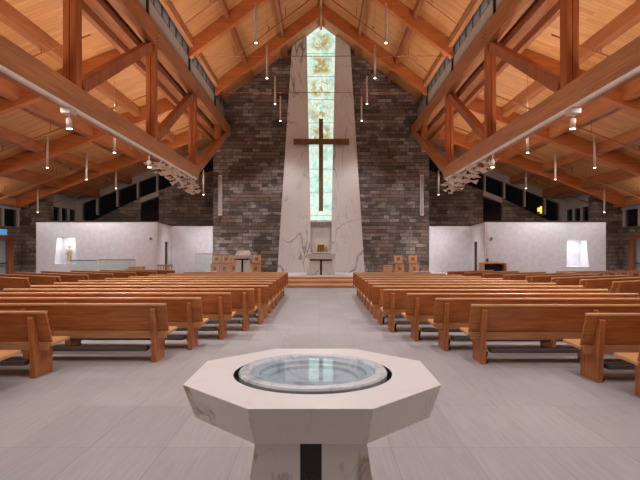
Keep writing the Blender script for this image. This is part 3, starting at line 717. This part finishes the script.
# ------------------------------------------------------------------ altar, ambo, tabernacle
def t_table(name, label, cat, loc, top_w, top_z, base_w0, base_w1, h_slab, depth, extra=None):
    t = thing(name, label, cat, loc)
    zs = top_z - h_slab
    MB().hexa([(-top_w * .9, -depth * .9, zs), (top_w * .9, -depth * .9, zs), (top_w * .9, depth * .9, zs), (-top_w * .9, depth * .9, zs), (-top_w, -depth, top_z), (top_w, -depth, top_z), (top_w, depth, top_z), (-top_w, depth, top_z)]).build('table_top', 'marble', t, .006)
    p = MB(); sl = .045
    for sg in (-1, 1):
        xs = sorted((sg * base_w0, sg * sl)); xt = sorted((sg * base_w1, sg * sl))
        p.hexa([(xs[0], -depth * .8, 0), (xs[1], -depth * .8, 0), (xs[1], depth * .8, 0), (xs[0], depth * .8, 0), (xt[0], -depth * .72, zs - .07), (xt[1], -depth * .72, zs - .07), (xt[1], depth * .72, zs - .07), (xt[0], depth * .72, zs - .07)])
    p.build('pedestal', 'marble', t, .004)
    MB().box(-base_w1 * .98, base_w1 * .98, -depth * .7, depth * .7, zs - .07, zs).hexa([(-sl, -depth * .78, 0), (sl, -depth * .78, 0), (sl, depth * .78, 0), (-sl, depth * .78, 0), (-sl, -depth * .7, zs - .07), (sl, -depth * .7, zs - .07), (sl, depth * .7, zs - .07), (-sl, depth * .7, zs - .07)]).build('black_inlay', 'black_stone', t)
    return t
al = t_table('altar', 'white marble altar with black inlaid T at the top of the steps', 'altar', (0, 23.0, PZ + .012), .68, .98, .66, .52, .26, .4)
MB().box(-.4, .4, -.4, .1, .982, 1.0).build('altar_cloth', 'black', al)
am = t_table('ambo', 'white marble ambo with black T inlay left of the steps before the stone wall', 'ambo', (-3.58, 23.0, PZ + .012), .54, .9, .37, .27, .15, .32)
MB().hexa([(-.34, -.18, .9), (.34, -.18, .9), (.34, .2, .9), (-.34, .2, .9), (-.27, -.02, 1.12), (.27, -.02, 1.12), (.27, .1, 1.12), (-.27, .1, 1.12)]).build('book_rest', 'marble', am, .006)
tb = thing('tabernacle', 'small golden tabernacle box in the niche under the glowing window', 'tabernacle', (.0, YW - .2, PZ + 1.05))
MB().box(-.17, .17, -.1, .12, .02, .38).build('body', 'gold', tb, .008)
MB().box(-.21, .21, -.13, .13, 0, .02).build('base', 'gold', tb)
MB().box(-.15, -.005, -.115, -.1, .04, .36).build('door', 'gold', tb, .004); MB().box(.005, .15, -.115, -.1, .04, .36).build('door', 'gold', tb, .004)

# ------------------------------------------------------------------ small wooden chairs
def make_chair():
    t = thing('wooden_chair', 'x', 'chair', (0, 0, 0))
    for sx in (-1, 1):
        for sy in (-1, 1): MB().box(sx * .19 - .022, sx * .19 + .022, sy * .19 - .022, sy * .19 + .022, 0, .43).build('leg', 'chair', t)
    MB().box(-.168, .168, -.205, -.185, .05, .1).box(-.168, .168, -.205, -.185, .36, .42).box(-.168, -.1, -.205, -.185, .1, .36).box(.1, .168, -.205, -.185, .1, .36).box(-.1, .1, -.2, -.19, .1, .36).build('front_apron', 'chair', t)
    MB().box(-.07, .07, -.208, -.2, .15, .31).build('apron_inset', 'cloth', t)
    MB().box(-.215, .215, -.22, .22, .43, .455).build('seat', 'chair', t, .006)
    MB().box(-.2, .2, -.2, .17, .455, .485).build('cushion', 'cloth', t, .01)
    f = MB()
    for sx in (-1, 1): f.bar((sx * .19, .2, .45), (sx * .19, .25, .87), .045, .035, (0, 1, 0))
    f.bar((-.21, .25, .855), (.21, .25, .855), .035, .05); f.bar((-.19, .212, .53), (.19, .212, .53), .03, .05)
    f.build('back_frame', 'chair', t)
    MB().hexa([(-.17, .208, .54), (.17, .208, .54), (.17, .222, .54), (-.17, .222, .54), (-.17, .238, .85), (.17, .238, .85), (.17, .252, .85), (-.17, .252, .85)]).build('back_panel', 'pew_cap', t)
    MB().hexa([(-.09, .206, .62), (.09, .206, .62), (.09, .24, .62), (-.09, .24, .62), (-.09, .222, .78), (.09, .222, .78), (.09, .252, .78), (-.09, .252, .78)]).build('back_pad', 'cloth', t)
    return t
ch0 = make_chair(); used = [False]
def chair(x, y, z, rz, label, grp):
    o = ch0 if not used[0] else copy_tree(ch0); used[0] = True
    o.location = (x, y, z); o.rotation_euler = (0, 0, rz); o['label'] = label; o['group'] = grp
    return o
FACE = 0        # chair front is local -y
for k, x in enumerate((-5.12, -4.66, -4.2, -3.16)):
    chair(x, 24.3, PZ + .012, 0, ['leftmost boxy wooden chair beneath the left column speaker', 'second boxy wooden chair from the left, before the stone wall', 'boxy wooden chair half hidden by the left edge of the marble ambo', 'boxy wooden chair standing just right of the marble ambo'][k], 'chairs beside the ambo')
for k, x in enumerate((3.79, 4.5)):
    chair(x, 24.3, PZ + .012, 0, ['left wooden chair of the pair against the right stone wall', 'right wooden chair of the pair against the right stone wall'][k], 'chairs right of the altar')
t = thing('wooden_stool', 'low boxy wooden stool left of the two chairs on the right', 'stool', (3.23, 24.3, PZ + .012))
for sx in (-1, 1):
    for sy in (-1, 1): MB().box(sx * .17 - .022, sx * .17 + .022, sy * .17 - .022, sy * .17 + .022, 0, .36).build('leg', 'chair', t)
MB().box(-.2, .2, -.2, .2, .36, .4).build('seat', 'chair', t, .006)
MB().box(-.148, .148, -.185, -.165, .08, .34).build('front_apron', 'chair', t)
for k in range(9):
    x = 8.75 + .52 * k
    if x < 13: chair(x, 18.3 + .12 * k, 0, math.pi - .15, f'light wooden chair in the row below the right niche, {ORD[k]} from its left end', 'chairs below the right niche')

# ------------------------------------------------------------------ odds and ends
# statue in the left niche
st = thing('statue', 'small pale standing robed statue in the lit left niche', 'statue', (-11.2, 22.25, 1.04))
m = MB().lathe([(.13, 0), (.135, .02), (.11, .06), (.095, .2), (.1, .38), (.125, .5), (.135, .58), (.12, .64), (.06, .675), (.034, .69), (.03, .71), (.05, .74), (.062, .78), (.06, .82), (.04, .855), (.01, .87)], 24, 1, .75)
m.build('figure', 'statue', st, 0, True)
MB().bar((-.12, 0, .6), (-.11, -.1, .42), .06, .06).bar((.12, 0, .6), (.12, -.04, .3), .06, .06).bar((-.11, -.1, .42), (-.02, -.13, .5), .05, .045).build('sleeve', 'statue', st, .015)
# glass balustrades
for k, (x0, x1, y, zb, zt, lb) in enumerate(((-10.5, -9.35, 20.9, 0, 1.2, 'clear glass rail panel below the statue niche'), (-9.3, -7.75, 20.9, 0, 1.22, 'clear glass rail panel right of the statue niche'), (-5.45, -3.95, 21.6, 0, 1.47, 'tall pale glass screen beside the left chairs'))):
    t = thing('glass_rail', lb, 'glass panel', ((x0 + x1) / 2, y, zb), 0, 'glass rail panels')
    w = (x1 - x0) / 2
    MB().box(-w, w, -.008, .008, .03, zt - zb).build('pane', 'rail_glass', t)
    MB().box(-w, w, -.02, .02, zt - zb, zt - zb + .035).build('top_rail', 'white_metal' if k == 2 else 'grey_metal', t)
    MB().box(-w, w, -.03, .03, 0, .05).build('base_rail', 'grey_metal', t)
# column speakers on the stone wall
for s in (-1, 1):
    t = thing('column_speaker', f'tall slim off-white column speaker on the {SIDE[s]} edge of the stone wall', 'speaker', (s * 5.12, YW - .12, 3.4), 0, 'column speakers')
    MB().box(-.085, .085, -.08, .1, 0, 2.05).build('cabinet', 'white_metal', t, .012)
    MB().box(-.065, .065, -.09, -.08, .06, 1.99).build('grille', 'white_trim', t)
    MB().box(-.04, .04, .1, .12, .4, .5).box(-.04, .04, .1, .12, 1.5, 1.6).build('wall_bracket', 'dark_metal', t)
# console organ on the right
t = thing('console_organ', 'light oak console organ with dark keyboard before the right partition', 'organ', (7.3, 21.25, 0))
MB().box(-.5, -.44, -.3, .3, 0, 1.1).build('side_panel', 'chair', t, .01); MB().box(.44, .5, -.3, .3, 0, 1.1).build('side_panel', 'chair', t, .01)
MB().box(-.5, .5, -.05, .3, 1.06, 1.12).build('lid', 'chair', t, .008); MB().box(-.44, .44, .24, .3, 0, 1.06).build('back_panel', 'pew_end', t)
MB().box(-.44, .44, -.28, .2, .66, .74).build('keybed', 'chair', t); MB().box(-.42, .42, -.28, -.1, .74, .76).box(-.42, .42, -.12, .06, .8, .82).build('keyboard', 'black', t)
MB().box(-.42, .42, .08, .24, .74, 1.0).build('stop_panel', 'black', t); MB().bar((-.3, .1, 1.12), (.3, .1, 1.12), .02, .04).build('music_ledge', 'chair', t)
t = thing('organ_bench', 'low oak bench with slatted back beside the left doorway', 'bench', (-6.6, 21.0, 0))
MB().box(-.33, .33, -.18, .18, .42, .46).build('seat', 'chair', t); MB().box(-.31, -.26, -.16, .16, 0, .42).build('leg', 'chair', t); MB().box(.26, .31, -.16, .16, 0, .42).build('leg', 'chair', t)
b = MB().box(-.33, .33, .15, .18, .95, 1.03).box(-.33, .33, .15, .18, .7, .74)
for k in range(6): b.box(-.31 + .114 * k, -.27 + .114 * k, .155, .175, .46, .96)
b.build('backrest', 'chair', t)
t = thing('hymnal_stand', 'pale wooden book stand behind the left angled pews', 'stand', (-7.9, 21.45, 0))
MB().box(-.32, .32, -.12, .12, .82, .94).build('tray', 'chair', t); MB().box(-.3, -.26, -.1, .1, 0, .82).build('leg', 'chair', t); MB().box(.26, .3, -.1, .1, 0, .82).build('leg', 'chair', t)
# service sheets lying on the last pews' top rails
for x0, x1, y, lb in ((-4.1, -3.72, 17.72, 'open white booklet lying on the last left pew'), (3.3, 3.62, 17.6, 'white sheet lying on the last right pew, nearer the aisle'), (3.78, 4.1, 18.1, 'white booklet beyond the last right pew, further from the aisle')):
    if y > 18: 
        t = thing('booklet', lb, 'booklet', ((x0 + x1) / 2, 17.6, .87), 0, 'white booklets'); t.location.x -= .1
    else: t = thing('booklet', lb, 'booklet', ((x0 + x1) / 2, y, .87), 0, 'white booklets')
    w = (x1 - x0) / 2
    MB().hexa([(-w, -.08, .0), (0, -.08, .0), (0, .1, .0), (-w, .1, .0), (-w, -.08, .03), (0, -.08, .012), (0, .1, .012), (-w, .1, .03)]).build('page', 'paper', t)
    MB().hexa([(0, -.08, .0), (w, -.08, .0), (w, .1, .0), (0, .1, .0), (0, -.08, .012), (w, -.08, .03), (w, .1, .03), (0, .1, .012)]).build('page', 'paper', t)
# lit sign above the left doors, alarm devices, lantern added outside for an amber glow in the glass
t = thing('lit_sign', 'small blue lit sign above the left glass door', 'sign', (-14.34, 22.6, 2.32))
MB().box(-.05, .0, -.3, .25, 0, .28).build('housing', 'white_metal', t, .006); MB().box(0, .006, -.27, .22, .03, .25).build('display', 'sign', t)
tag(MB().box(7.2, 7.26, 21.66, 21.78, 1.15, 1.28).build('card_reader', 'black', None, .004), 'small black box on the wall edge beside the right dark doorway', 'card reader')
for s in (-1, 1):
    tag(MB().box(s * 7.42 - .04, s * 7.42 + .04, 21.74, 21.8, 2.1, 2.2).build('wall_sensor', 'grey_metal'), f'tiny grey sensor on the {SIDE[s]} partition near its inner edge', 'sensor')
t = thing('outdoor_lantern', 'glowing amber lantern seen through the right gable window', 'lantern', (12.6, 28.6, 3.75))
MB().box(-.05, .15, -.05, .05, 0, .4).build('glass_body', 'lantern', t); MB().box(-.2, -.09, -.05, .05, .1, .32).build('glass_body', 'lantern', t); MB().box(-.22, .18, .05, .1, -.1, .5).build('back_plate', 'dark_metal', t)
MB().box(-.02, .02, .05, .1, -3.7, -.1).build('pole', 'dark_metal', t)
